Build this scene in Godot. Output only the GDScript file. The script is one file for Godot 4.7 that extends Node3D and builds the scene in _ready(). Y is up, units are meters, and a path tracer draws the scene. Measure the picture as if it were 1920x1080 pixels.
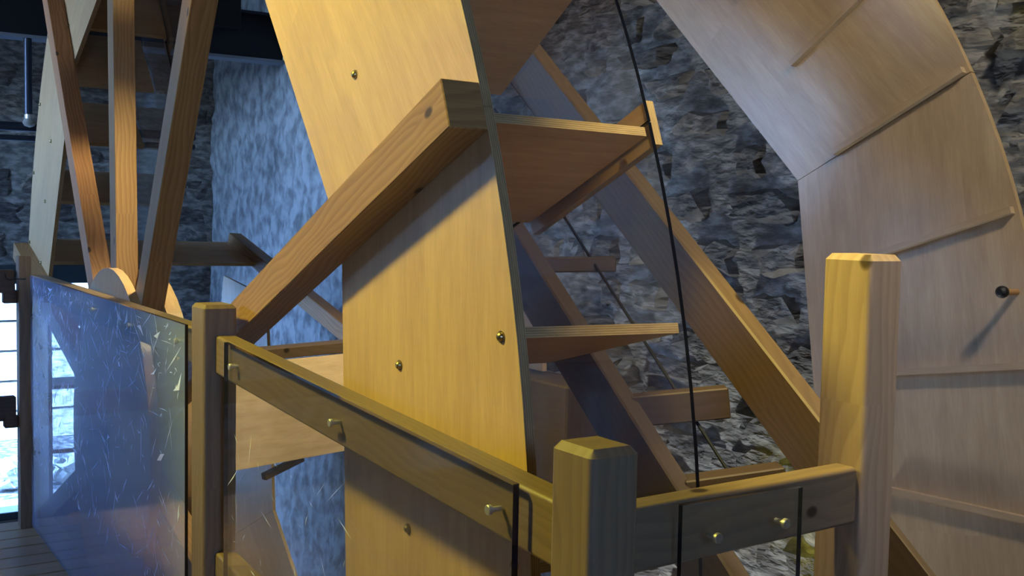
extends Node3D
# A stone mill room with two large plywood water wheels behind a timber guard rail.
# Metres. a runs along the axle (to the right and away), u is the height above the eye, b is the depth along the rail:
# a point (a, u, b) stands at Vector3(a, u + EYE, -b).

const EYE := 1.32
var M := {}
var rng := RandomNumberGenerator.new()
var taken := {}


func _ready() -> void:
	rng.seed = 7
	make_camera()
	make_light()
	make_materials()
	make_room()
	make_outside()
	make_wheel_near()
	make_wheel_far()
	make_chute()
	make_axle_box()
	make_fence()
	make_gate()
	make_services()


# ---------------------------------------------------------------- camera and light
func make_camera() -> void:
	var cam := Camera3D.new()
	cam.name = "camera"
	cam.fov = 29.6227
	cam.near = 0.05
	cam.far = 200.0
	var right := Vector3(0.83613999, 0.01983833, 0.54815724)
	var up := Vector3(0.0180659, 0.99780756, -0.06366869)
	var ahead := Vector3(0.54821852, -0.06313889, -0.8339484)
	cam.transform = Transform3D(Basis(right, up, -ahead), Vector3(0, EYE, 0))
	add_child(cam)
	cam.current = true


func make_light() -> void:
	var env := Environment.new()
	env.background_mode = Environment.BG_SKY
	var sky := Sky.new()
	var mat := ProceduralSkyMaterial.new()
	mat.sky_top_color = Color(0.48, 0.68, 1.0)
	mat.sky_horizon_color = Color(0.66, 0.81, 1.0)
	mat.ground_bottom_color = Color(0.30, 0.34, 0.40)
	mat.ground_horizon_color = Color(0.45, 0.52, 0.62)
	mat.sky_energy_multiplier = 1.0
	sky.sky_material = mat
	env.sky = sky
	env.background_energy_multiplier = 76.0
	env.ambient_light_source = Environment.AMBIENT_SOURCE_SKY
	env.tonemap_mode = Environment.TONE_MAPPER_LINEAR
	env.tonemap_exposure = 1.0
	env.sdfgi_enabled = true
	env.ssao_enabled = true
	env.ssil_enabled = true
	var we := WorldEnvironment.new()
	we.name = "environment"
	we.environment = env
	add_child(we)
	# lamps out of view, placed to light the two wheels, post and sloping frame
	flood("unseen_flood_lamp", "unseen warm floodlight over the plank deck, placed to light the yellow rim", Vector3(-1.2, 2.2 + EYE, -3.3), Vector3(1.0, 0.1 + EYE, -1.8), Color(1.0, 0.96, 0.40), 17.0, 24.0, 0.19)
	flood("unseen_flood_lamp", "unseen narrow warm spotlight, placed to light the tall post and the sloping frame", Vector3(0.9, 1.7 + EYE, -1.25), Vector3(1.58, -0.35 + EYE, -1.34), Color(1.0, 0.92, 0.50), 5.0, 15.5, 0.06)
	flood("unseen_flood_lamp", "unseen neutral floodlight, placed to light the tan wheel and the tall post", Vector3(1.65, 2.25 + EYE, 0.1), Vector3(2.6, 0.0 + EYE, -1.7), Color(1.0, 0.96, 0.88), 6.9, 31.0, 0.15)
	flood("unseen_flood_lamp", "unseen warm floodlight between the two wheels, placed to light the hub and upright spokes", Vector3(1.55, 2.2 + EYE, -2.8), Vector3(1.15, -0.2 + EYE, -4.0), Color(1.0, 0.95, 0.72), 18.0, 25.0, 0.12)
	uplight()


# an unseen lamp in the pit, placed to light the foot of the stone wall
func uplight() -> void:
	flood("unseen_pit_lamp", "unseen white lamp in the wheel pit, placed to light the foot of the stone wall", Vector3(2.0, -2.5 + EYE, -2.9), Vector3(2.9, -0.9 + EYE, -2.8), Color(0.94, 0.97, 1.0), 3.4, 42.0, 0.10, -1.0)


func flood(called: String, label: String, at: Vector3, aim: Vector3, tint: Color, energy: float, cone: float, radius: float, stand := 1.0) -> void:
	var t := thing(called, label, "lamp", Transform3D(Basis.looking_at(aim - at, Vector3.UP), at))
	var shell := SurfaceTool.new()
	shell.begin(Mesh.PRIMITIVE_TRIANGLES)
	lathe(shell, [Vector2(radius * 0.35, 0.16), Vector2(radius * 0.8, 0.14), Vector2(radius * 1.08, 0.02), Vector2(radius * 1.08, -0.015), Vector2(radius * 1.0, -0.015), Vector2(radius * 0.98, 0.01)], 28, Basis(Vector3.RIGHT, Vector3.FORWARD * -1.0, Vector3.UP), Vector3.ZERO)
	var black := std(Color(0.05, 0.05, 0.055), 0.5)
	put(t, "lamp_housing", shell, black)
	var glow := StandardMaterial3D.new()
	glow.albedo_color = Color(0.9, 0.9, 0.88)
	glow.emission_enabled = true
	glow.emission = tint
	glow.emission_energy_multiplier = 2.0
	var face := CylinderMesh.new()
	face.top_radius = radius * 0.96
	face.bottom_radius = radius * 0.96
	face.height = 0.008
	var fm := MeshInstance3D.new()
	fm.name = "lamp_glass"
	fm.mesh = face
	fm.material_override = glow
	fm.rotation.x = PI / 2
	t.add_child(fm, true)
	var stem := SurfaceTool.new()
	stem.begin(Mesh.PRIMITIVE_TRIANGLES)
	var up_local: Vector3 = t.transform.basis.inverse() * Vector3.UP
	var foot := Vector3(0, 0, 0.15)
	var reach: float = 2.6 + EYE - at.y - (t.transform.basis * foot).y if stand > 0.0 else at.y + (t.transform.basis * foot).y + 3.45 - EYE
	beam(stem, foot, foot + up_local * reach * stand, Vector3.RIGHT, 0.03, 0.03, 0.004)
	put(t, "lamp_stem", stem, black)
	var s := SpotLight3D.new()
	s.name = "lamp_light"
	s.light_color = tint
	s.light_energy = energy
	s.light_size = radius
	s.spot_angle = cone
	s.spot_range = 14.0
	s.spot_attenuation = 2.0
	s.spot_angle_attenuation = 0.45
	s.shadow_enabled = true
	s.position = Vector3(0, 0, -0.02)
	t.add_child(s)


# ---------------------------------------------------------------- small helpers
func W(a: float, u: float, b: float) -> Vector3:
	return Vector3(a, u + EYE, -b)


func numbered(called: String) -> String:
	if not taken.has(called):
		taken[called] = 0
		return called
	taken[called] += 1
	return "%s_%03d" % [called, taken[called]]


func thing(called: String, label: String, category: String, at := Transform3D.IDENTITY, group := "") -> Node3D:
	var n := Node3D.new()
	n.name = numbered(called)
	n.transform = at
	n.set_meta("label", label)
	n.set_meta("category", category)
	if group:
		n.set_meta("group", group)
	add_child(n)
	return n


func structure(called: String) -> Node3D:
	var n := Node3D.new()
	n.name = called
	n.set_meta("kind", "structure")
	add_child(n)
	return n


func put(parent: Node, called: String, st: SurfaceTool, mat: Material, st2: SurfaceTool = null, mat2: Material = null) -> MeshInstance3D:
	var mesh := st.commit()
	if st2:
		st2.commit(mesh)
	var mi := MeshInstance3D.new()
	mi.name = called
	mi.mesh = mesh
	mi.set_surface_override_material(0, mat)
	if st2:
		mi.set_surface_override_material(1, mat2)
	parent.add_child(mi, true)
	return mi


func lay(parent: Node, called: String, mesh: Mesh, mat: Material, at: Transform3D) -> MeshInstance3D:
	var mi := MeshInstance3D.new()
	mi.name = called
	mi.mesh = mesh
	mi.material_override = mat
	mi.transform = at
	parent.add_child(mi, true)
	return mi


func tool() -> SurfaceTool:
	var st := SurfaceTool.new()
	st.begin(Mesh.PRIMITIVE_TRIANGLES)
	return st


func tri(st: SurfaceTool, p: Array, n: Array, uv: Array) -> void:
	var mid: Vector3 = n[0] + n[1] + n[2]
	var order := [0, 1, 2]
	if (p[1] - p[0]).cross(p[2] - p[0]).dot(mid) > 0.0:
		order = [0, 2, 1]
	for i in order:
		st.set_normal(n[i])
		st.set_uv(uv[i])
		st.add_vertex(p[i])


func quad(st: SurfaceTool, p: Array, n: Array, uv: Array) -> void:
	tri(st, [p[0], p[1], p[2]], [n[0], n[1], n[2]], [uv[0], uv[1], uv[2]])
	tri(st, [p[0], p[2], p[3]], [n[0], n[2], n[3]], [uv[0], uv[2], uv[3]])


# a bar of rounded rectangular section: w along side, h across it; grain along its length
func beam(st: SurfaceTool, p0: Vector3, p1: Vector3, side: Vector3, w: float, h: float, bev := 0.004, seg := 1) -> void:
	var d := (p1 - p0).normalized()
	var s := (side - d * side.dot(d)).normalized()
	var t := d.cross(s)
	var length := p0.distance_to(p1)
	var off := Vector2(rng.randf() * 3.0, rng.randf() * 3.0)
	var sec := []
	for c in 4:
		var sx: float = [1.0, -1.0, -1.0, 1.0][c]
		var sy: float = [1.0, 1.0, -1.0, -1.0][c]
		for k in seg + 1:
			var g := PI / 2 * (c + float(k) / seg)
			var nn := Vector2(cos(g), sin(g))
			sec.append([Vector2(sx * (w / 2 - bev), sy * (h / 2 - bev)), nn])
	var n := sec.size()
	var around := 0.0
	for i in n:
		var A: Array = sec[i]
		var B: Array = sec[(i + 1) % n]
		var flat: bool = (i % (seg + 1)) == seg
		var na: Vector2 = A[1]
		var nb: Vector2 = B[1]
		var qa: Vector2 = A[0] + na * bev
		var qb: Vector2 = B[0] + nb * bev
		var step := qa.distance_to(qb)
		var N1 := s * na.x + t * na.y
		var N2 := s * nb.x + t * nb.y
		if seg == 1 and not flat:
			N1 = (N1 + N2).normalized()
			N2 = N1
		var ring := []
		for e in [[0.0, 0.0, -1.0], [bev, bev, 0.0], [length - bev, bev, 0.0], [length, 0.0, 1.0]]:
			var o1: Vector2 = A[0] + na * float(e[1])
			var o2: Vector2 = B[0] + nb * float(e[1])
			ring.append([p0 + d * float(e[0]) + s * o1.x + t * o1.y, p0 + d * float(e[0]) + s * o2.x + t * o2.y, e[0]])
		for k in 3:
			var f1 := N1
			var f2 := N2
			if k != 1:
				var cap := d * (-1.0 if k == 0 else 1.0)
				f1 = (N1 + cap).normalized()
				f2 = (N2 + cap).normalized()
			var ua := Vector2(ring[k][2], around) + off
			var ub := Vector2(ring[k][2], around + step) + off
			var uc := Vector2(ring[k + 1][2], around + step) + off
			var ud := Vector2(ring[k + 1][2], around) + off
			quad(st, [ring[k][0], ring[k][1], ring[k + 1][1], ring[k + 1][0]], [f1, f2, f2, f1], [ua, ub, uc, ud])
		around += step
	for e in [[0.0, -1.0], [length, 1.0]]:
		var c := p0 + d * float(e[0])
		var nn := d * float(e[1])
		for i in n:
			var o1: Vector2 = sec[i][0]
			var o2: Vector2 = sec[(i + 1) % n][0]
			tri(st, [c, c + s * o1.x + t * o1.y, c + s * o2.x + t * o2.y], [nn, nn, nn], [off, off + o1 * 0.6, off + o2 * 0.6])


# a board given by its outline (convex, in the local Y-Z plane), standing from x0 to x1, which may be functions of z
func board(face: SurfaceTool, edge: SurfaceTool, outline: PackedVector2Array, x0: float, x1: float, slope := 0.0, grain := 0.0, off := Vector2.ZERO) -> void:
	var n := outline.size()
	var g := Vector2(cos(grain), sin(grain))
	var P := func(q: Vector2, x: float) -> Vector3: return Vector3(x + slope * q.y, q.x, q.y)
	var U := func(q: Vector2) -> Vector2: return Vector2(q.dot(g), q.dot(Vector2(-g.y, g.x))) + off
	var mid := Vector2.ZERO
	for q in outline:
		mid += q / n
	for e in [[x0, -1.0], [x1, 1.0]]:
		var nn := Vector3(e[1], 0, -slope * e[1]).normalized()
		for i in range(1, n - 1):
			tri(face, [P.call(outline[0], e[0]), P.call(outline[i], e[0]), P.call(outline[i + 1], e[0])], [nn, nn, nn], [U.call(outline[0]), U.call(outline[i]), U.call(outline[i + 1])])
	var run := 0.0
	for i in n:
		var q1 := outline[i]
		var q2 := outline[(i + 1) % n]
		var out := Vector2(q2.y - q1.y, -(q2.x - q1.x)).normalized()
		if out.dot((q1 + q2) / 2 - mid) < 0:
			out = -out
		var nn := Vector3(0, out.x, out.y)
		var step := q1.distance_to(q2)
		quad(edge, [P.call(q1, x0), P.call(q2, x0), P.call(q2, x1), P.call(q1, x1)], [nn, nn, nn, nn], [Vector2(run, 0), Vector2(run + step, 0), Vector2(run + step, x1 - x0), Vector2(run, x1 - x0)])
		run += step


# turned shape: profile of (radius, height) about the Y axis of basis B
func lathe(st: SurfaceTool, profile: Array, around: int, B: Basis, at: Vector3) -> void:
	for k in profile.size() - 1:
		var q1: Vector2 = profile[k]
		var q2: Vector2 = profile[k + 1]
		var t := (q2 - q1).normalized()
		var nn := Vector2(-t.y, t.x)
		var middle := (q1 + q2) / 2
		if nn.x * maxf(middle.x, 0.001) < 0 and absf(nn.x) > 0.05:
			nn = -nn
		elif absf(nn.x) <= 0.05:
			nn = Vector2(0, -1.0 if k == 0 and q1.y < q2.y + 0.001 and q1.y <= 0.0 else 1.0)
		for i in around:
			var g1 := TAU * i / around
			var g2 := TAU * (i + 1) / around
			var d1 := Vector3(cos(g1), 0, sin(g1))
			var d2 := Vector3(cos(g2), 0, sin(g2))
			var p := [d1 * q1.x + Vector3.UP * q1.y, d2 * q1.x + Vector3.UP * q1.y, d2 * q2.x + Vector3.UP * q2.y, d1 * q2.x + Vector3.UP * q2.y]
			var n1 := (d1 * nn.x + Vector3.UP * nn.y).normalized()
			var n2 := (d2 * nn.x + Vector3.UP * nn.y).normalized()
			var pp := []
			for q in p:
				pp.append(at + B * q)
			quad(st, pp, [B * n1, B * n2, B * n2, B * n1], [Vector2(g1, q1.y), Vector2(g2, q1.y), Vector2(g2, q2.y), Vector2(g1, q2.y)])


# ---------------------------------------------------------------- materials
func std(c: Color, rough := 0.7, metal := 0.0) -> StandardMaterial3D:
	var m := StandardMaterial3D.new()
	m.albedo_color = c
	m.roughness = rough
	m.metallic = metal
	return m


func noise(seed_: int, freq: float, oct := 3) -> FastNoiseLite:
	var f := FastNoiseLite.new()
	f.seed = seed_
	f.noise_type = FastNoiseLite.TYPE_SIMPLEX_SMOOTH
	f.frequency = freq
	f.fractal_octaves = oct
	return f


# wood: kind 0 rotary-cut birch veneer, 1 plain-sawn fir with growth lines, 2 laminated edge of plywood
func wood_picture(kind: int, dark: Color, pale: Color, seed_: int) -> ImageTexture:
	var w := 512
	var h := 256
	var im := Image.create(w, h, false, Image.FORMAT_RGB8)
	var f1 := noise(seed_, 0.006, 3)
	var f2 := noise(seed_ + 1, 0.03, 2)
	var f3 := noise(seed_ + 2, 0.35, 1)
	var knots := []
	var r := RandomNumberGenerator.new()
	r.seed = seed_
	if kind == 1:
		for i in 3:
			knots.append(Vector3(r.randf_range(30, w - 30), r.randf_range(30, h - 30), r.randf_range(3.5, 6.0)))
	for y in h:
		for x in w:
			var v := 0.0
			var knot := 0.0
			if kind == 0:
				var flame := f1.get_noise_2d(x * 0.55, y * 2.4)
				var bands := 0.5 + 0.5 * sin(y * 0.10 + flame * 11.0)
				var streak := f2.get_noise_2d(x * 0.16, y * 3.0)
				var pores := f3.get_noise_2d(x * 0.10, y * 2.2)
				v = 0.62 + 0.09 * (bands - 0.5) + 0.15 * streak + 0.12 * pores + 0.22 * flame
			elif kind == 1:
				var yy := float(y)
				for k in knots:
					var dx: float = (x - k.x) * 0.45
					var dy: float = y - k.y
					var near := exp(-(dx * dx + dy * dy) / (k.z * k.z * 6.0))
					yy += signf(dy + 0.01) * near * k.z * 1.5
					var dd: float = sqrt(dx * dx * 3.0 + dy * dy) / k.z
					knot = maxf(knot, clampf(1.25 - dd, 0.0, 1.0))
				var wander := f1.get_noise_2d(x * 0.45, yy * 1.1) * 26.0
				var g := fposmod((yy + wander) * 0.095, 1.0)
				var line := smoothstep(0.15, 0.9, g) * (1.0 - smoothstep(0.9, 1.0, g))
				var fine := f3.get_noise_2d(x * 0.06, y * 2.5)
				v = 0.78 - 0.42 * line + 0.14 * fine + 0.14 * f2.get_noise_2d(x * 0.12, y * 0.8)
			else:
				var ply := fposmod(y / 256.0 * 9.0, 2.0)
				v = (0.72 if ply < 1.0 else 0.36) + 0.18 * f3.get_noise_2d(x * 0.3, y * 0.7) + 0.15 * f2.get_noise_2d(x * 0.8, y * 0.2)
			var c := dark.lerp(pale, clampf(v, 0.0, 1.0))
			if knot > 0.0:
				c = c.lerp(Color(dark.r * 0.42, dark.g * 0.36, dark.b * 0.34), clampf(knot * 1.6, 0.0, 0.9))
			im.set_pixel(x, y, c)
	return ImageTexture.create_from_image(im)


func wood(tex: Texture2D, scale: Vector2, rough: float, tint := Color.WHITE, coat := 0.0) -> StandardMaterial3D:
	var m := StandardMaterial3D.new()
	m.albedo_texture = tex
	m.albedo_color = tint
	m.uv1_scale = Vector3(scale.x, scale.y, 1)
	m.roughness = rough
	if coat > 0.0:
		m.clearcoat_enabled = true
		m.clearcoat = coat
		m.clearcoat_roughness = 0.28
	return m


func noise_picture(seed_: int, freq: float, colors: Array, stops: Array, side := 512) -> NoiseTexture2D:
	var t := NoiseTexture2D.new()
	t.width = side
	t.height = side
	t.seamless = true
	t.noise = noise(seed_, freq, 5)
	var g := Gradient.new()
	g.offsets = PackedFloat32Array(stops)
	g.colors = PackedColorArray(colors)
	t.color_ramp = g
	return t


func rock(seed_: int, dark: Color, pale: Color, relief: float) -> StandardMaterial3D:
	var m := StandardMaterial3D.new()
	m.albedo_texture = noise_picture(seed_, 0.02, [dark * 0.82, dark, pale, pale.lerp(Color.WHITE, 0.10)], [0.18, 0.40, 0.66, 0.85])
	m.uv1_triplanar = true
	m.uv1_world_triplanar = true
	m.uv1_scale = Vector3(0.8, 1.9, 0.8)
	m.roughness = 0.88
	m.heightmap_enabled = true
	m.heightmap_texture = noise_picture(seed_ + 9, 0.028, [Color.BLACK, Color.WHITE], [0.1, 0.9])
	m.heightmap_scale = relief
	return m


func make_materials() -> void:
	var birch := wood_picture(0, Color(0.66, 0.55, 0.42), Color(0.86, 0.76, 0.62), 11)
	var fir := wood_picture(1, Color(0.62, 0.50, 0.37), Color(0.84, 0.74, 0.59), 21)
	var planed := wood_picture(1, Color(0.66, 0.56, 0.44), Color(0.80, 0.70, 0.56), 27)
	var layers := wood_picture(2, Color(0.44, 0.36, 0.27), Color(0.80, 0.71, 0.56), 31)
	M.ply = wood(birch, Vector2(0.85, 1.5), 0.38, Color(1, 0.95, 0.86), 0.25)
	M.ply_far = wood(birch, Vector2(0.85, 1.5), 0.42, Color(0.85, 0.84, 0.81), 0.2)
	M.ply_brown = wood(birch, Vector2(0.85, 1.5), 0.45, Color(0.92, 0.86, 0.79))
	M.ply_pale = wood(birch, Vector2(0.85, 1.5), 0.6, Color(1.0, 1.0, 1.0))
	M.ply_edge = wood(layers, Vector2(1.0, 55.0), 0.6, Color(0.95, 0.92, 0.85))
	M.spoke = wood(fir, Vector2(0.9, 2.6), 0.5, Color(0.80, 0.71, 0.57), 0.1)
	M.spoke_red = wood(fir, Vector2(0.9, 2.6), 0.55, Color(0.90, 0.74, 0.64))
	M.rail = wood(planed, Vector2(1.0, 2.2), 0.5, Color(0.66, 0.64, 0.62), 0.15)
	M.post = wood(planed, Vector2(0.9, 2.0), 0.55, Color(0.66, 0.64, 0.62), 0.12)
	M.stringer = wood(planed, Vector2(0.9, 2.0), 0.5, Color(0.60, 0.56, 0.50), 0.1)
	M.post_grey = wood(planed, Vector2(0.9, 2.0), 0.6, Color(0.86, 0.84, 0.84))
	M.old = wood(planed, Vector2(0.9, 2.0), 0.6, Color(0.42, 0.39, 0.38))
	M.deck = wood(planed, Vector2(0.7, 3.0), 0.55, Color(0.86, 0.80, 0.76))
	M.steel = std(Color(0.74, 0.72, 0.67), 0.42, 0.7)
	M.brass = std(Color(0.62, 0.55, 0.40), 0.35, 1.0)
	M.dark_steel = std(Color(0.10, 0.11, 0.13), 0.55, 0.2)
	M.pipe = std(Color(0.20, 0.22, 0.26), 0.4, 0.6)
	M.teal = std(Color(0.13, 0.20, 0.22), 0.5)
	M.rubber = std(Color(0.03, 0.03, 0.03), 0.6)
	M.clear = acrylic(Color(0.60, 0.68, 0.86, 0.05), 0.06)
	M.clear_worn = acrylic(Color(0.74, 0.83, 1.0, 0.24), 0.10)
	M.clear_worn.backlight_enabled = true
	M.clear_worn.backlight = Color(0.25, 0.32, 0.42)
	M.clear_mid = acrylic(Color(0.50, 0.50, 0.54, 0.04), 0.05)
	M.clear_edge = std(Color(0.05, 0.06, 0.11), 0.15)
	M.scratch = std(Color(0.88, 0.92, 1.0), 0.6)
	M.stones = [rock(41, Color(0.37, 0.36, 0.34), Color(0.49, 0.47, 0.44), 1.6), rock(42, Color(0.30, 0.29, 0.28), Color(0.42, 0.41, 0.39), 1.8), rock(43, Color(0.41, 0.39, 0.36), Color(0.56, 0.53, 0.48), 1.3)]
	M.mortar = rock(51, Color(0.43, 0.42, 0.40), Color(0.56, 0.55, 0.52), 1.2)
	M.plaster = rock(61, Color(0.54, 0.56, 0.57), Color(0.66, 0.68, 0.69), 1.2)
	M.plaster.uv1_scale = Vector3(0.75, 0.55, 0.75)
	M.pit = rock(71, Color(0.24, 0.24, 0.24), Color(0.46, 0.45, 0.44), 1.5)
	M.ashlar = rock(81, Color(0.66, 0.66, 0.64), Color(0.84, 0.84, 0.82), 0.6)
	M.ceiling = std(Color(0.32, 0.32, 0.33), 0.9)
	M.wall_plain = std(Color(0.58, 0.58, 0.57), 0.95)


func acrylic(c: Color, rough: float) -> StandardMaterial3D:
	var m := StandardMaterial3D.new()
	m.transparency = BaseMaterial3D.TRANSPARENCY_ALPHA
	m.albedo_color = c
	m.roughness = rough
	m.metallic_specular = 0.5
	return m


# ---------------------------------------------------------------- the room
func slab(parent: Node, called: String, lo: Vector3, hi: Vector3, mat: Material) -> MeshInstance3D:
	var b := BoxMesh.new()
	b.size = (hi - lo).abs()
	return lay(parent, called, b, mat, Transform3D(Basis.IDENTITY, (lo + hi) / 2))


# a rough masonry block of about unit size: front towards +Z, its face broken by noise
func stone_mesh(seed_: int) -> ArrayMesh:
	var f := noise(seed_, 0.9, 3)
	var st := tool()
	var nx := 5
	var ny := 4
	var g := []
	for j in ny + 1:
		var row := []
		for i in nx + 1:
			var x := float(i) / nx - 0.5
			var y := float(j) / ny - 0.5
			var rim := minf(0.5 - absf(x), 0.5 - absf(y))
			var z := 0.5 * (1.0 - exp(-rim * 9.0)) + 0.32 * f.get_noise_2d(x * 2.6, y * 2.2)
			var wob := 0.16
			row.append(Vector3(x + wob * f.get_noise_2d(x * 3 + 9, y * 3), y + wob * f.get_noise_2d(x * 3, y * 3 + 17), z if rim > 0.001 else -0.35))
		g.append(row)
	for j in ny:
		for i in nx:
			var p := [g[j][i], g[j][i + 1], g[j + 1][i + 1], g[j + 1][i]]
			var n1: Vector3 = (p[1] - p[0]).cross(p[2] - p[0]).normalized()
			var n2: Vector3 = (p[2] - p[0]).cross(p[3] - p[0]).normalized()
			var uv := Vector2.ZERO
			tri(st, [p[0], p[1], p[2]], [n1, n1, n1], [uv, uv, uv])
			tri(st, [p[0], p[2], p[3]], [n2, n2, n2], [uv, uv, uv])
	return st.commit()


# courses of stones on a wall face: origin at the lower left seen from the room, along the wall, out of the wall
func courses(parent: Node, origin: Vector3, along: Vector3, length: float, height: float, out: Vector3, mean: Vector2, keep: float, mats: Array, proud := 0.05) -> void:
	var y := 0.0
	while y < height - 0.05:
		var h := minf(mean.y * rng.randf_range(0.65, 1.35), height - y)
		var x := -rng.randf() * mean.x * 0.5
		while x < length - 0.06:
			var l := mean.x * rng.randf_range(0.5, 1.6)
			var x0 := maxf(x, 0.0)
			var x1 := minf(x + l, length)
			if x1 - x0 > 0.08 and rng.randf() < keep:
				var c := origin + along * (x0 + x1) / 2 + Vector3.UP * (y + h / 2)
				var B := Basis(along * (x1 - x0) * 0.97, Vector3.UP * h * rng.randf_range(0.86, 0.98), out * proud * rng.randf_range(0.6, 1.5))
				B = Basis(out, rng.randf_range(-0.09, 0.09)) * B
				lay(parent, "stone", M.stone_shapes[rng.randi() % 8], mats[rng.randi() % mats.size()], Transform3D(B, c))
			x += l
		y += h


# an uneven face of mortar or plaster
func rough_face(parent: Node, called: String, origin: Vector3, along: Vector3, length: float, height: float, out: Vector3, cell: float, depth: float, mat: Material, seed_: int) -> void:
	var f := noise(seed_, 1.6, 4)
	var st := tool()
	var nx := int(length / cell)
	var ny := int(height / cell)
	var H := func(i: int, j: int) -> Vector3:
		var x := length * i / nx
		var y := height * j / ny
		return origin + along * x + Vector3.UP * y + out * depth * (f.get_noise_2d(x * 2.2, y * 1.3) + 0.5 * f.get_noise_2d(x * 9.0 + 40, y * 5.0))
	for j in ny + 1:
		for i in nx + 1:
			st.set_smooth_group(0)
			st.set_uv(Vector2(i, j) * cell)
			st.add_vertex(H.call(i, j))
	for j in ny:
		for i in nx:
			var k := j * (nx + 1) + i
			var order := [k, k + 1, k + nx + 2, k, k + nx + 2, k + nx + 1]
			if along.cross(Vector3.UP).dot(out) > 0:
				order = [k, k + nx + 2, k + 1, k, k + nx + 1, k + nx + 2]
			for q in order:
				st.add_index(q)
	st.generate_normals()
	put(parent, called, st, mat)


func make_room() -> void:
	M.stone_shapes = []
	for i in 8:
		M.stone_shapes.append(stone_mesh(100 + i))
	# deck of planks on the near side of the wheels
	var fl := structure("floor")
	var b := -3.0
	var i := 0
	while b < 4.9:
		var wdt := 0.128 + 0.006 * sin(i * 2.3)
		var st := tool()
		beam(st, W(-2.6, -1.335 + rng.randf_range(-0.0015, 0.0015), b + wdt / 2), W(0.905, -1.335, b + wdt / 2), Vector3.UP, 0.03, wdt - 0.008, 0.003)
		put(fl, "plank", st, M.deck)
		b += wdt
		i += 1
	var joists := tool()
	for k in 6:
		var a := -2.4 + 0.64 * k
		beam(joists, W(a, -1.43, -3.0), W(a, -1.43, 4.88), Vector3.UP, 0.15, 0.06, 0.003)
	put(fl, "joist", joists, M.old)
	# stone floor of the wheel pit
	var pit := structure("floor_001")
	slab(pit, "slab", W(-3.0, -3.7, -3.4), W(3.4, -3.45, 9.5), M.pit)
	# right wall: plane of the wheels, a = 2.9
	var wr := structure("wall_right")
	slab(wr, "core", W(2.96, -3.6, -3.4), W(3.4, 2.8, 9.6), M.wall_plain)
	rough_face(wr, "mortar", W(2.91, -3.5, 5.2), Vector3(0, 0, 1), 8.2, 6.2, Vector3(-1, 0, 0), 0.035, 0.028, M.mortar, 5)
	rough_face(wr, "plaster", W(2.90, -3.5, 9.0), Vector3(0, 0, 1), 3.85, 6.2, Vector3(-1, 0, 0), 0.04, 0.032, M.plaster, 6)
	courses(wr, W(2.925, -1.5, 5.1), Vector3(0, 0, 1), 3.9, 3.1, Vector3(-1, 0, 0), Vector2(0.30, 0.145), 0.94, M.stones, 0.085)
	# far wall with the low opening to the outside, b = 9
	var wb := structure("wall_back")
	slab(wb, "masonry", W(-3.0, -3.6, 9.05), W(0.1, 2.8, 9.5), M.wall_plain)
	slab(wb, "masonry", W(2.06, -3.6, 9.05), W(3.3, 2.8, 9.5), M.wall_plain)
	slab(wb, "masonry", W(0.1, -0.56, 9.05), W(2.06, 2.8, 9.5), M.wall_plain)
	slab(wb, "masonry", W(0.1, -3.6, 9.05), W(2.06, -2.35, 9.5), M.wall_plain)
	rough_face(wb, "plaster", W(-2.6, -3.4, 9.03), Vector3(1, 0, 0), 2.7, 5.6, Vector3(0, 0, 1), 0.06, 0.03, M.plaster, 12)
	rough_face(wb, "mortar", W(0.95, -0.56, 9.02), Vector3(1, 0, 0), 2.0, 3.2, Vector3(0, 0, 1), 0.05, 0.03, M.mortar, 8)
	rough_face(wb, "mortar", W(2.06, -3.5, 9.02), Vector3(1, 0, 0), 0.9, 2.94, Vector3(0, 0, 1), 0.05, 0.03, M.mortar, 9)
	courses(wb, W(1.0, -0.4, 9.03), Vector3(1, 0, 0), 1.9, 1.75, Vector3(0, 0, 1), Vector2(0.40, 0.2), 0.8, M.stones)
	courses(wb, W(2.1, -3.0, 9.03), Vector3(1, 0, 0), 0.8, 2.5, Vector3(0, 0, 1), Vector2(0.34, 0.2), 0.8, M.stones)
	var win := structure("window_1")
	var frame := [[W(0.1, -0.49, 8.93), W(2.08, -0.49, 8.93), 0.14, 0.16, "lintel"], [W(0.14, -2.3, 8.97), W(0.14, -0.57, 8.97), 0.1, 0.08, "jamb"], [W(2.03, -2.3, 8.97), W(2.03, -0.57, 8.97), 0.1, 0.06, "jamb"], [W(0.1, -2.32, 8.95), W(2.06, -2.32, 8.95), 0.06, 0.2, "sill"]]
	for q in frame:
		var st := tool()
		beam(st, q[0], q[1], Vector3.UP if q[4] != "jamb" else Vector3.BACK, q[2], q[3], 0.005)
		put(win, q[4], st, M.teal)
	# walls and ceiling behind the camera
	var wl := structure("wall_left")  # unseen opening; its thick stepped reveal is shaped to steer daylight to the left
	slab(wl, "masonry", W(-3.8, -3.6, -3.4), W(-2.6, 2.8, 5.6), M.wall_plain)
	slab(wl, "masonry", W(-3.8, -3.6, 7.2), W(-3.3, 2.8, 9.5), M.wall_plain)
	slab(wl, "masonry", W(-3.3, -3.6, 8.5), W(-2.6, 2.8, 9.5), M.wall_plain)
	slab(wl, "masonry", W(-3.8, -3.6, 5.6), W(-2.6, 0.4, 8.5), M.wall_plain)
	slab(wl, "masonry", W(-3.8, 1.7, 5.6), W(-2.6, 2.8, 8.5), M.wall_plain)
	var wf := structure("wall_front")  # small opening out of view, placed to light faces turned towards the camera
	slab(wf, "masonry", W(-3.0, -3.6, -3.4), W(-1.0, 2.8, -3.0), M.wall_plain)
	slab(wf, "masonry", W(-0.3, -3.6, -3.4), W(3.4, 2.8, -3.0), M.wall_plain)
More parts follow.
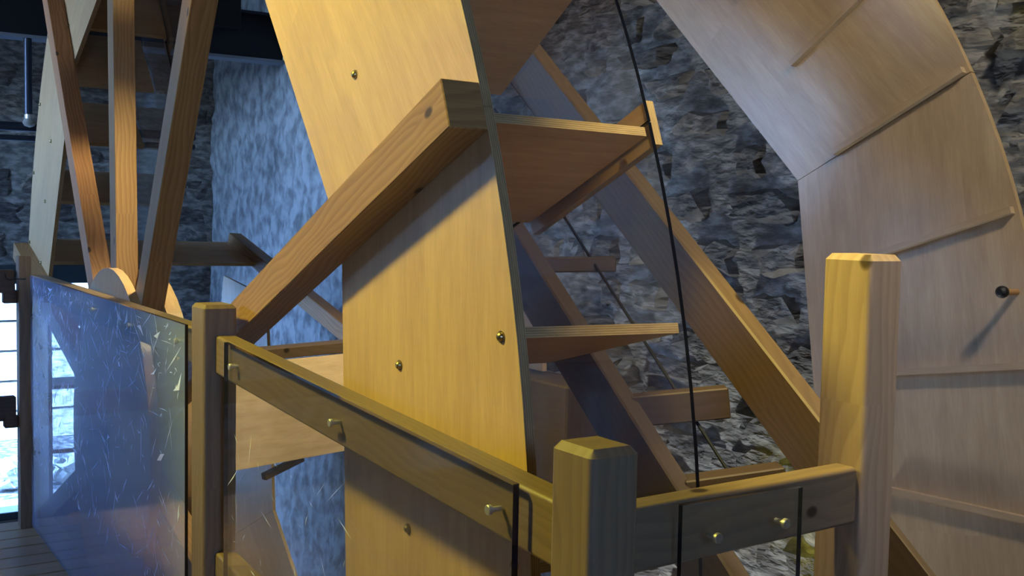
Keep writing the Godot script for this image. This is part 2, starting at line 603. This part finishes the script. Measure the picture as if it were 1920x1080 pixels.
	slab(wf, "masonry", W(-1.0, -3.6, -3.4), W(-0.3, 0.4, -3.0), M.wall_plain)
	slab(wf, "masonry", W(-1.0, 1.1, -3.4), W(-0.3, 2.8, -3.0), M.wall_plain)
	var ce := structure("ceiling")
	slab(ce, "deck", W(-3.0, 2.6, -3.4), W(3.4, 2.9, 9.5), M.ceiling)


func make_outside() -> void:
	var g := structure("floor_002")
	slab(g, "yard", W(-8, -2.75, 9.5), W(10, -2.45, 14), M.pit)
	var t := thing("stone_building", "pale squared stone wall in daylight beyond the low opening", "building")
	for j in 12:
		for k in 8:
			var a0 := -3.0 + k * 1.05 + (0.5 if j % 2 else 0.0)
			var bm := BoxMesh.new()
			bm.size = Vector3(1.02, 0.29, 0.3)
			lay(t, "block", bm, M.ashlar, Transform3D(Basis.IDENTITY, W(a0 + 0.5, -2.3 + j * 0.32, 12.6 + 0.02 * rng.randf())))
	var heap := Node3D.new()
	heap.name = "rubble_heap"
	heap.set_meta("label", "heap of loose pale rubble lying outside the low opening")
	heap.set_meta("category", "rubble")
	add_child(heap)
	for k in 46:
		var q := Vector2(rng.randf_range(0.7, 2.1), rng.randf_range(10.2, 10.9))
		var s := rng.randf_range(0.09, 0.19)
		var B := Basis.from_euler(Vector3(rng.randf() * 6.0, rng.randf() * 6.0, rng.randf() * 6.0)).scaled(Vector3(s, s * 0.8, s * 0.9))
		lay(heap, "stone", M.stone_shapes[k % 8], M.ashlar, Transform3D(B, W(q.x, -2.43 + 0.22 * (1.0 - absf(q.y - 10.55) / 0.35) * rng.randf() + 0.05, q.y)))
	slab(t, "backing", W(-3.5, -2.45, 12.76), W(6.5, 1.6, 13.2), M.ashlar)


# ---------------------------------------------------------------- wheels
func tilted(at: Vector3, yaw: float, lean: float) -> Transform3D:
	var p := deg_to_rad(yaw)
	var l := deg_to_rad(lean)
	var X := Vector3(cos(p) * cos(l), sin(l), -sin(p) * cos(l))
	var Z := Vector3(sin(p), 0, cos(p))
	return Transform3D(Basis(X, Z.cross(X).normalized(), Z), at)


func polar(r: float, deg: float) -> Vector2:
	return Vector2(r * sin(deg_to_rad(deg)), r * cos(deg_to_rad(deg)))


func rim_outline(from: float, to: float, vertex: float, r: float) -> PackedVector2Array:
	var o := PackedVector2Array()
	o.append(polar(vertex, from))
	for k in 17:
		o.append(polar(r, lerpf(from, to, k / 16.0)))
	o.append(polar(vertex, to))
	return o


func bar_outline(deg: float, r0: float, r1: float, half: float, shift := 0.0) -> PackedVector2Array:
	var d := polar(1.0, deg)
	var n := Vector2(d.y, -d.x)
	return PackedVector2Array([d * r0 + n * (shift - half), d * r1 + n * (shift - half), d * r1 + n * (shift + half), d * r0 + n * (shift + half)])


func spoke(parent: Node, deg: float, r0: float, r1: float, x0: float, x1: float, height: float, shift: float, mat: Material) -> void:
	var st := tool()
	var d := polar(1.0, deg)
	var n := Vector2(d.y, -d.x)
	var P := func(r: float) -> Vector3: return Vector3((x0 + x1) / 2, d.x * r + n.x * shift, d.y * r + n.y * shift)
	beam(st, P.call(r0), P.call(r1), Vector3.RIGHT, x1 - x0, height, 0.002)
	put(parent, "spoke", st, mat)


func bolt_shape() -> ArrayMesh:
	var st := tool()
	lathe(st, [Vector2(0.0001, 0.0105), Vector2(0.006, 0.0098), Vector2(0.0105, 0.007), Vector2(0.0125, 0.003), Vector2(0.0125, 0.002), Vector2(0.0165, 0.002), Vector2(0.0165, 0.0)], 16, Basis(Vector3(0, 1, 0), Vector3(-1, 0, 0), Vector3(0, 0, 1)), Vector3.ZERO)
	return st.commit()


func make_wheel_near() -> void:
	var t := thing("water_wheel", "big varnished plywood wheel behind the guard rail, yellow lit rim and square spokes", "wheel", tilted(W(1.0, -0.8032, 3.9233), -1.05, -0.762))
	M.bolt = bolt_shape()
	var s1 := 22.88
	var R := 2.551
	var vertex := 1.825 / cos(deg_to_rad(18.0))
	for k in 10:
		var f := tool()
		var e := tool()
		var mid := s1 + 36.0 * k + 18.0
		board(f, e, rim_outline(s1 + 36.0 * k + 0.02, s1 + 36.0 * (k + 1) - 0.02, vertex, R), 0.0, 0.018, 0.0, PI - deg_to_rad(mid), Vector2(k * 0.37, k * 0.61))
		put(t, "rim_panel", f, M.ply, e, M.ply_edge)
	var turns := [22.88, 59.7, 96.1, 131.0, 166.88, 202.88, 238.88, 274.88, 310.88, 346.88]
	for k in 10:
		spoke(t, turns[k], 0.04, 2.552, -0.075, -0.0005, 0.09, 0.0, M.spoke_red if k == 3 else M.spoke)
	for q in [[-0.105, -0.0755, 0.605], [0.0005, 0.05, 0.600]]:
		var f := tool()
		var e := tool()
		var o := PackedVector2Array()
		for k in 48:
			o.append(polar(q[2], k * 7.5))
		board(f, e, o, q[0], q[1], 0.0, 0.4)
		put(t, "hub_disc", f, M.ply_brown, e, M.ply)
	var ax := tool()
	lathe(ax, [Vector2(0.0001, -0.105), Vector2(0.05, -0.105), Vector2(0.05, 0.085), Vector2(0.0001, 0.085)], 24, Basis(Vector3(0, 1, 0), Vector3(1, 0, 0), Vector3(0, 0, 1)), Vector3.ZERO)
	put(t, "axle", ax, M.dark_steel)
	# paddles between the plywood rim and the clear one
	var angles := [5.7, 14.1, 22.45, 31.1]
	for k in range(4, 40):
		angles.append(22.45 + 8.94 * (k - 2))
	for k in 40:
		var deg: float = angles[k]
		var long := k == 18
		var end := 1.13 if long else 0.40
		var st := tool()
		var f := tool()
		blade(f, st, deg, 2.12, 2.55, 0.0185, end, 0.0 if long else -0.0237)
		put(t, "paddle", f, M.ply_brown, st, M.ply_edge)
		for r in [2.125, 2.505]:
			var p := polar(r, deg)
			lay(t, "bolt", M.bolt, M.brass, Transform3D(Basis.IDENTITY.scaled(Vector3(0.8, 0.62, 0.62)), Vector3(-0.0005, p.x, p.y)))
	# clear rim on the far side
	for k in 10:
		var f := tool()
		var e := tool()
		board(f, e, rim_outline(s1 + 36.0 * k + 0.03, s1 + 36.0 * (k + 1) - 0.03, vertex, R + 0.004), 0.406, 0.414, -0.0237)
		put(t, "clear_panel", f, M.clear, e, M.clear_edge)
	for k in 10:
		var f := tool()
		var e := tool()
		board(f, e, bar_outline(turns[k] if k == 0 else s1 + 36.0 * k, 2.10, 2.553, 0.045), 0.4145, 0.432, -0.0237, PI / 2 - deg_to_rad(s1 + 36.0 * k))
		var pl := put(t, "joint_plate", f, M.ply_brown, e, M.ply_edge)
		for r in [2.15, 2.47]:
			var p := polar(r, s1 + 36.0 * k - 0.3)
			lay(pl, "bolt", M.bolt, M.steel, Transform3D(Basis.IDENTITY.scaled(Vector3.ONE * 0.7), Vector3(0.4055 - 0.0237 * p.y, p.x, p.y)))


# a radial board lying along the axle
func blade(face: SurfaceTool, edge: SurfaceTool, deg: float, r0: float, r1: float, x0: float, x1: float, slope: float) -> void:
	var d := polar(1.0, deg)
	var n := Vector2(d.y, -d.x)
	var D := Vector3(0, d.x, d.y)
	var N := Vector3(0, n.x, n.y)
	var h := 0.009
	var off := Vector2(rng.randf() * 2, rng.randf() * 2)
	var far := func(r: float) -> float: return x1 + slope * d.y * r
	for s in [-1.0, 1.0]:
		quad(face, [Vector3(x0, 0, 0) + D * r0 + N * h * s, Vector3(far.call(r0), 0, 0) + D * r0 + N * h * s, Vector3(far.call(r1), 0, 0) + D * r1 + N * h * s, Vector3(x0, 0, 0) + D * r1 + N * h * s], [N * s, N * s, N * s, N * s], [off + Vector2(x0, r0), off + Vector2(x1, r0), off + Vector2(x1, r1), off + Vector2(x0, r1)])
	for q in [[r0, -1.0], [r1, 1.0]]:
		var r: float = q[0]
		var nn := D * float(q[1])
		quad(edge, [Vector3(x0, 0, 0) + D * r - N * h, Vector3(far.call(r), 0, 0) + D * r - N * h, Vector3(far.call(r), 0, 0) + D * r + N * h, Vector3(x0, 0, 0) + D * r + N * h], [nn, nn, nn, nn], [Vector2(x0, 0), Vector2(x1, 0), Vector2(x1, 2 * h), Vector2(x0, 2 * h)])
	for q in [[0, -1.0], [1, 1.0]]:
		var nn := Vector3(q[1], 0, 0)
		var X := func(r: float) -> Vector3: return Vector3(x0 if q[0] == 0 else far.call(r), 0, 0) + D * r
		quad(edge, [X.call(r0) - N * h, X.call(r1) - N * h, X.call(r1) + N * h, X.call(r0) + N * h], [nn, nn, nn, nn], [Vector2(r0, 0), Vector2(r1, 0), Vector2(r1, 2 * h), Vector2(r0, 2 * h)])


func make_wheel_far() -> void:
	var t := thing("water_wheel", "part assembled tan plywood wheel standing close to the dark stone wall at the right", "wheel", tilted(W(2.3775, -0.761, 4.0285), 4.712, -2.13))
	var s2 := 27.42
	var R := 2.551
	var vertex := 1.8502 / cos(deg_to_rad(18.0))
	for k in [0, -1, -2, -3, 4, 5, 6, 1]:
		var f := tool()
		var e := tool()
		var mid: float = s2 + 36.0 * k + 18.0
		board(f, e, rim_outline(s2 + 36.0 * k + 0.025, s2 + 36.0 * (k + 1) - 0.025, vertex, R), 0.0, 0.018, 0.0, PI - deg_to_rad(mid), Vector2(k * 0.43, k * 0.29))
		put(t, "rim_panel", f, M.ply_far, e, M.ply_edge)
	for deg in [63.3, 54.3, 45.3, 36.35, 27.5, 18.4, 9.4, 0.5, -8.5, -17.5, -26.5, -35.5]:
		var st := tool()
		var f := tool()
		blade(f, st, deg + 0.2, 2.10, 2.54, -0.021, -0.0005, 0.0)
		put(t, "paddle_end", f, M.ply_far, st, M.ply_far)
	spoke(t, 163.35, 0.5, 2.38, -0.075, -0.0005, 0.085, 0.0815, M.spoke)
	for q in [[-0.105, -0.0755, 0.5], [0.0185, 0.06, 0.45]]:
		var f := tool()
		var e := tool()
		var o := PackedVector2Array()
		for k in 40:
			o.append(polar(q[2], k * 9.0))
		board(f, e, o, q[0], q[1], 0.0, 0.9)
		put(t, "hub_disc", f, M.ply_brown, e, M.ply)
	# a dowel with a rubber tip standing out of the rim
	var p := polar(2.5, 13.9)
	var st := tool()
	lathe(st, [Vector2(0.0001, 0.0), Vector2(0.009, 0.0), Vector2(0.009, 0.06), Vector2(0.0001, 0.06)], 14, Basis(Vector3(0, 1, 0), Vector3(-1, 0, 0), Vector3(0, 0, 1)), Vector3(0, p.x, p.y))
	var peg := put(t, "dowel", st, M.spoke)
	var kn := tool()
	lathe(kn, [Vector2(0.0001, 0.086), Vector2(0.008, 0.085), Vector2(0.0145, 0.078), Vector2(0.016, 0.07), Vector2(0.0145, 0.062), Vector2(0.009, 0.058)], 16, Basis(Vector3(0, 1, 0), Vector3(-1, 0, 0), Vector3(0, 0, 1)), Vector3(0, p.x, p.y))
	put(peg, "rubber_tip", kn, M.rubber)


# ---------------------------------------------------------------- sloping timber frame between the wheels
func make_chute() -> void:
	var t := thing("chute_frame", "sloping ladder-like timber frame running down between the two wheels", "frame")
	var line := func(a: float, b: float, top: bool) -> Vector3: return W(a, -1.536 + 0.8115 * b if top else -1.841 + 0.825 * b, b)
	var nrm := Vector3(0, 1, 0.8115).normalized()
	var st := tool()
	beam(st, line.call(1.685, 1.36, true) - nrm * 0.062, line.call(1.685, 3.3, true) - nrm * 0.062, Vector3.RIGHT, 0.05, 0.124, 0.004)
	put(t, "stringer", st, M.stringer)
	st = tool()
	beam(st, line.call(1.47, 1.3, false) - nrm * 0.06, line.call(1.47, 2.9, false) - nrm * 0.06, Vector3.RIGHT, 0.045, 0.12, 0.004)
	put(t, "stringer", st, M.old)
	st = tool()
	beam(st, line.call(1.72, 0.62, true) - nrm * 0.10, line.call(1.72, 3.3, true) - nrm * 0.125, Vector3.RIGHT, 0.018, 0.10, 0.002)  # upper run is a ledger; lower run is dark board put where shade falls
	put(t, "ledger_and_shade", st, M.old)
	for q in [[-0.108, 2.135, -0.104, 2.058, 0.036, 0.06], [-0.405, 1.775, -0.38, 1.655, 0.066, 0.05], [-0.545, 1.60, -0.513, 1.492, 0.06, 0.06], [0.20, 2.50, 0.205, 2.44, 0.04, 0.06], [-0.80, 1.29, -0.78, 1.17, 0.06, 0.06]]:
		st = tool()
		beam(st, W(1.492, q[0], q[1] + 0.02), W(1.66, q[2], q[3] + 0.02), Vector3.UP, q[4], q[5], 0.003)
		put(t, "rung", st, M.old)
	st = tool()
	beam(st, W(1.60, 0.30, 2.54), W(1.60, -0.60, 1.505), Vector3.RIGHT, 0.006, 0.006, 0.001)
	put(t, "tie_rod", st, M.dark_steel)


func make_axle_box() -> void:
	var t := thing("axle_box", "plywood casing with a beam along its top, beyond the middle rail", "box")
	var dir := (W(2.05, 0, 4.456) - W(1.5, 0, 4.314)).normalized()
	var back := dir.cross(Vector3.UP).normalized()
	if back.z > 0:
		back = -back
	var A := W(1.5, 0, 4.314) - dir * 0.2
	var B := W(2.05, 0, 4.456) + dir * 0.10
	var st := tool()
	beam(st, A + Vector3.UP * -0.836 + back * 0.009, B + Vector3.UP * -0.836 + back * 0.009, Vector3.UP, 0.44, 0.018, 0.001)
	put(t, "front_panel", st, M.ply_pale)
	st = tool()
	beam(st, A + Vector3.UP * -0.588 + back * 0.05, B + Vector3.UP * -0.588 + back * 0.05, Vector3.UP, 0.047, 0.1, 0.003)
	put(t, "top_beam", st, M.old)
	st = tool()
	beam(st, A + Vector3.UP * -1.047 + back * 0.10, B + Vector3.UP * -1.047 + back * 0.10, Vector3.UP, 0.018, 0.16, 0.001)
	put(t, "bottom_panel", st, M.ply)


	st = tool()
	beam(st, W(1.64, -1.115, 4.39), W(1.84, -1.065, 4.45), Vector3.UP, 0.03, 0.03, 0.003)
	put(t, "brace", st, M.old)
	# low box under the axle of the far wheel
	var c := thing("bearing_box", "dark low box with brown upright board, seen under the lower paddle of the yellow wheel", "box")
	st = tool()
	beam(st, W(2.08, -0.70, 2.72), W(2.08, -0.70, 3.30), Vector3.UP, 0.36, 0.16, 0.006)
	put(c, "casing", st, M.old)
	st = tool()
	beam(st, W(2.10, -0.36, 2.985), W(2.10, -0.36, 3.60), Vector3.UP, 0.30, 0.018, 0.001)
	put(c, "upright_board", st, M.ply_brown)


# ---------------------------------------------------------------- guard rail
func post(mat: Material, label: String, a0: float, a1: float, b0: float, b1: float, top: float, low: float, bev: float) -> void:
	var st := tool()
	beam(st, W((a0 + a1) / 2, low, (b0 + b1) / 2), W((a0 + a1) / 2, top, (b0 + b1) / 2), Vector3.RIGHT, a1 - a0, b1 - b0, bev, 3)
	var m := put(self, numbered("rail_post"), st, mat)
	m.set_meta("label", label)
	m.set_meta("category", "post")
	m.set_meta("group", "guard rail posts")


func rail(label: String, p0: Vector3, p1: Vector3, thick: float, height: float, bev: float) -> void:
	var st := tool()
	beam(st, p0, p1, Vector3.UP, height, thick, bev, 2)
	var m := put(self, numbered("guard_rail"), st, M.rail)
	m.set_meta("label", label)
	m.set_meta("category", "rail")
	m.set_meta("group", "guard rail timbers")


# a clear sheet hung on a rail by pins; corners are given along the rail, facing direction points to the viewer
func pane(label: String, corners: Array, facing: Vector3, thick: float, mat: Material, pins: Array) -> Node3D:
	var t := thing("clear_guard", label, "guard panel", Transform3D.IDENTITY, "clear guard panels")
	var f := tool()
	var e := tool()
	for s in [0.0, thick]:
		var nn := facing * (1.0 if s == 0.0 else -1.0)
		var p := []
		for c in corners:
			p.append(c - facing * s)
		quad(f, p, [nn, nn, nn, nn], [Vector2(0, 0), Vector2(1, 0), Vector2(1, 1), Vector2(0, 1)])
	for i in 4:
		var p: Vector3 = corners[i]
		var q: Vector3 = corners[(i + 1) % 4]
		var mid: Vector3 = (corners[0] + corners[1] + corners[2] + corners[3]) / 4.0
		var nn := (q - p).cross(facing).normalized()
		if nn.dot((p + q) / 2 - mid) < 0:
			nn = -nn
		quad(e, [p, q, q - facing * thick, p - facing * thick], [nn, nn, nn, nn], [Vector2.ZERO, Vector2.RIGHT, Vector2.ONE, Vector2.DOWN])
	put(t, "sheet", f, mat, e, M.clear_edge)
	var B := Basis(facing.cross(Vector3.UP), facing, Vector3.UP)
	for c in pins:
		var st := tool()
		lathe(st, [Vector2(0.0001, 0.007), Vector2(0.0066, 0.007), Vector2(0.0075, 0.006), Vector2(0.0075, 0.001), Vector2(0.004, 0.0005), Vector2(0.004, -0.016)], 18, B, c)
		put(t, "standoff_pin", st, M.steel)
	return t


func make_fence() -> void:
	post(M.post, "slim timber post at the far end of the guard rail, beside the gate", 0.752, 0.80, 4.80, 4.87, -0.19, -1.32, 0.004)
	post(M.post, "square guard rail post in front of the lower end of the long lit spoke", 0.80, 0.882, 2.54, 2.64, -0.218, -1.32, 0.009)
	post(M.post, "short square guard rail post nearest the camera with rounded top edges", 0.81, 0.888, 1.046, 1.134, -0.283, -1.32, 0.010)
	post(M.post_grey, "tall square post in front of the tan wheel, yellow on its left face", 1.41, 1.488, 1.118, 1.216, -0.045, -1.75, 0.010)
	rail("far top rail between the slim post and the middle post, above the scratched panel", W(0.83, -0.312, 4.81), W(0.83, -0.325, 2.64), 0.045, 0.092, 0.006)
	rail("middle top rail crossing in front of the yellow rim", W(0.853, -0.336, 2.545), W(0.860, -0.420, 1.135), 0.05, 0.092, 0.007)
	rail("middle lower rail starting low on the middle post", W(0.853, -0.86, 2.545), W(0.860, -0.944, 1.135), 0.05, 0.092, 0.007)
	rail("near top rail joining the short post to the tall post", W(0.889, -0.430, 1.131), W(1.410, -0.430, 1.150), 0.045, 0.092, 0.007)
	var L := pane("heavily scratched bluish clear panel at the left below the far top rail", [W(0.79, -0.268, 4.77), W(0.79, -0.274, 2.655), W(0.79, -1.30, 2.655), W(0.79, -1.30, 4.77)], Vector3(-1, 0, 0), 0.008, M.clear_worn, [W(0.79, -0.321, 2.721), W(0.79, -0.324, 3.185), W(0.79, -0.316, 3.647)])
	scratches(L, 640, 0.7897, Vector2(4.7, 2.7), Vector2(-0.29, -1.01), 1.0)
	var mid_pane := pane("clear panel pinned on the middle top rail", [W(0.815, -0.295, 2.437), W(0.815, -0.363, 1.227), W(0.815, -1.27, 1.227), W(0.815, -1.27, 2.437)], Vector3(-1, 0, 0), 0.010, M.clear_mid, [W(0.8147, -0.345, 2.383), W(0.8147, -0.379, 1.83), W(0.8147, -0.411, 1.282)])
	scratches(mid_pane, 46, 0.8147, Vector2(2.38, 1.75), Vector2(-0.50, -1.05), 0.75)
	pane("small clear panel on the near top rail beside the short post", [W(0.997, -0.383, 1.085), W(1.233, -0.386, 1.085), W(1.237, -1.25, 1.085), W(1.0, -1.25, 1.085)], Vector3(0, 0, 1), 0.008, M.clear_mid, [W(1.056, -0.434, 1.08), W(1.19, -0.432, 1.08)])


# scuffs and scratches: slivers of frosted plastic on the face of the sheet
func scratches(parent: Node, count: int, a: float, along: Vector2, height: Vector2, size: float) -> void:
	var st := tool()
	var r := RandomNumberGenerator.new()
	r.seed = 5
	var n := Vector3(-1, 0, 0)
	for k in count:
		var b := lerpf(along.x, along.y, pow(r.randf(), 1.35))
		var u := lerpf(height.x, height.y, pow(r.randf(), 1.5))
		var dir := Vector2.from_angle(r.randf_range(-1.2, 1.2) + (PI / 2 if r.randf() < 0.4 else 0.0))
		var l := 0.012 + 0.07 * pow(r.randf(), 3.0)
		var w := 0.0006 + 0.0016 * pow(r.randf(), 2.0)
		l *= size
		w *= size
		if k % 12 == 0 and count > 100:
			l = r.randf_range(0.015, 0.05)
			w = r.randf_range(0.003, 0.009)
		var c := W(a, u, b)
		var D := Vector3(0, dir.y, dir.x) * l
		var S := Vector3(0, dir.x, -dir.y) * w
		var bend := S * r.randf_range(-2.0, 2.0)
		var uv := Vector2.ZERO
		tri(st, [c - D, c + S + bend, c - S + bend], [n, n, n], [uv, uv, uv])
		tri(st, [c + D, c + S + bend, c - S + bend], [n, n, n], [uv, uv, uv])
	var m := put(parent, "scratches", st, M.scratch)
	m.set_meta("kind", "stuff")


func make_gate() -> void:
	var t := thing("gate", "two-bar timber gate hooked to the slim post at the far left", "gate")
	for q in [[-0.295, 0.094], [-0.82, 0.10]]:
		var st := tool()
		beam(st, W(-1.2, q[0], 4.86), W(0.745, q[0], 4.86), Vector3.UP, q[1], 0.045, 0.004)
		put(t, "bar", st, M.old)
	for a in [-1.15, 0.70]:
		var st := tool()
		beam(st, W(a, -1.0, 4.905), W(a, -0.25, 4.905), Vector3.RIGHT, 0.085, 0.04, 0.004)
		if a < 0:
			put(t, "stile", st, M.old)
	for u in [-0.36, -0.875]:
		var st := tool()
		beam(st, W(0.70, u, 4.86), W(0.752, u, 4.86), Vector3.UP, 0.05, 0.05, 0.003)
		put(t, "block", st, M.old)
	var h := thing("hook_latch", "thin wire hook and eye fastening the gate to the slim post", "latch")
	var st := tool()
	var pts := [W(0.706, -0.262, 4.83), W(0.709, -0.282, 4.825), W(0.722, -0.288, 4.822), W(0.74, -0.283, 4.82), W(0.757, -0.283, 4.79)]
	for k in 4:
		beam(st, pts[k], pts[k + 1], Vector3.BACK, 0.0045, 0.0045, 0.001)
	put(h, "hook", st, M.dark_steel)
	st = tool()
	lathe(st, [Vector2(0.008, -0.002), Vector2(0.013, -0.002), Vector2(0.013, 0.002), Vector2(0.008, 0.002)], 16, Basis.IDENTITY, W(0.765, -0.283, 4.788))
	put(h, "eye", st, M.dark_steel)


# ---------------------------------------------------------------- steel beam, pipes
func make_services() -> void:
	var t := thing("ceiling_beam", "dark steel beam with a pale lower flange high at the left", "beam")
	var st := tool()
	beam(st, W(-2.6, 1.22, 7.4), W(2.89, 1.22, 7.4), Vector3.UP, 0.30, 0.02, 0.002)
	put(t, "web", st, M.dark_steel)
	st = tool()
	beam(st, W(-2.6, 1.065, 7.4), W(2.89, 1.065, 7.4), Vector3.UP, 0.02, 0.16, 0.002)
	put(t, "flange", st, std(Color(0.5, 0.52, 0.55), 0.5))
	st = tool()
	beam(st, W(-2.6, 1.38, 7.4), W(2.89, 1.38, 7.4), Vector3.UP, 0.02, 0.16, 0.002)
	put(t, "flange", st, M.pipe)
	var p := thing("sprinkler_pipe", "pair of horizontal pipes with a vertical drop and a bright fitting at the left", "pipe")
	for q in [[0.51, 0.028], [0.44, 0.018]]:
		st = tool()
		lathe(st, [Vector2(0.0001, -2.5), Vector2(q[1], -2.5), Vector2(q[1], 2.25), Vector2(0.0001, 2.25)], 16, Basis(Vector3(0, 1, 0), Vector3(1, 0, 0), Vector3(0, 0, 1)), W(0, q[0], 7.35))
		put(p, "pipe_run", st, M.pipe)
	st = tool()
	lathe(st, [Vector2(0.0001, 0.0), Vector2(0.024, 0.0), Vector2(0.024, 0.53), Vector2(0.0001, 0.53)], 16, Basis.IDENTITY, W(1.215, 0.525, 7.35))
	put(p, "drop_pipe", st, M.pipe)
	st = tool()
	lathe(st, [Vector2(0.0001, -0.03), Vector2(0.03, -0.02), Vector2(0.042, 0.0), Vector2(0.03, 0.025), Vector2(0.03, 0.05), Vector2(0.0001, 0.05)], 16, Basis.IDENTITY, W(1.215, 0.535, 7.31))
	put(p, "fitting", st, M.steel)
	var j := thing("junction_box", "dark square box fixed to the ceiling beam near the yellow rim", "box")
	st = tool()
	beam(st, W(2.33, 1.37, 7.29), W(2.53, 1.37, 7.29), Vector3.UP, 0.26, 0.12, 0.008)
	put(j, "casing", st, M.rubber)
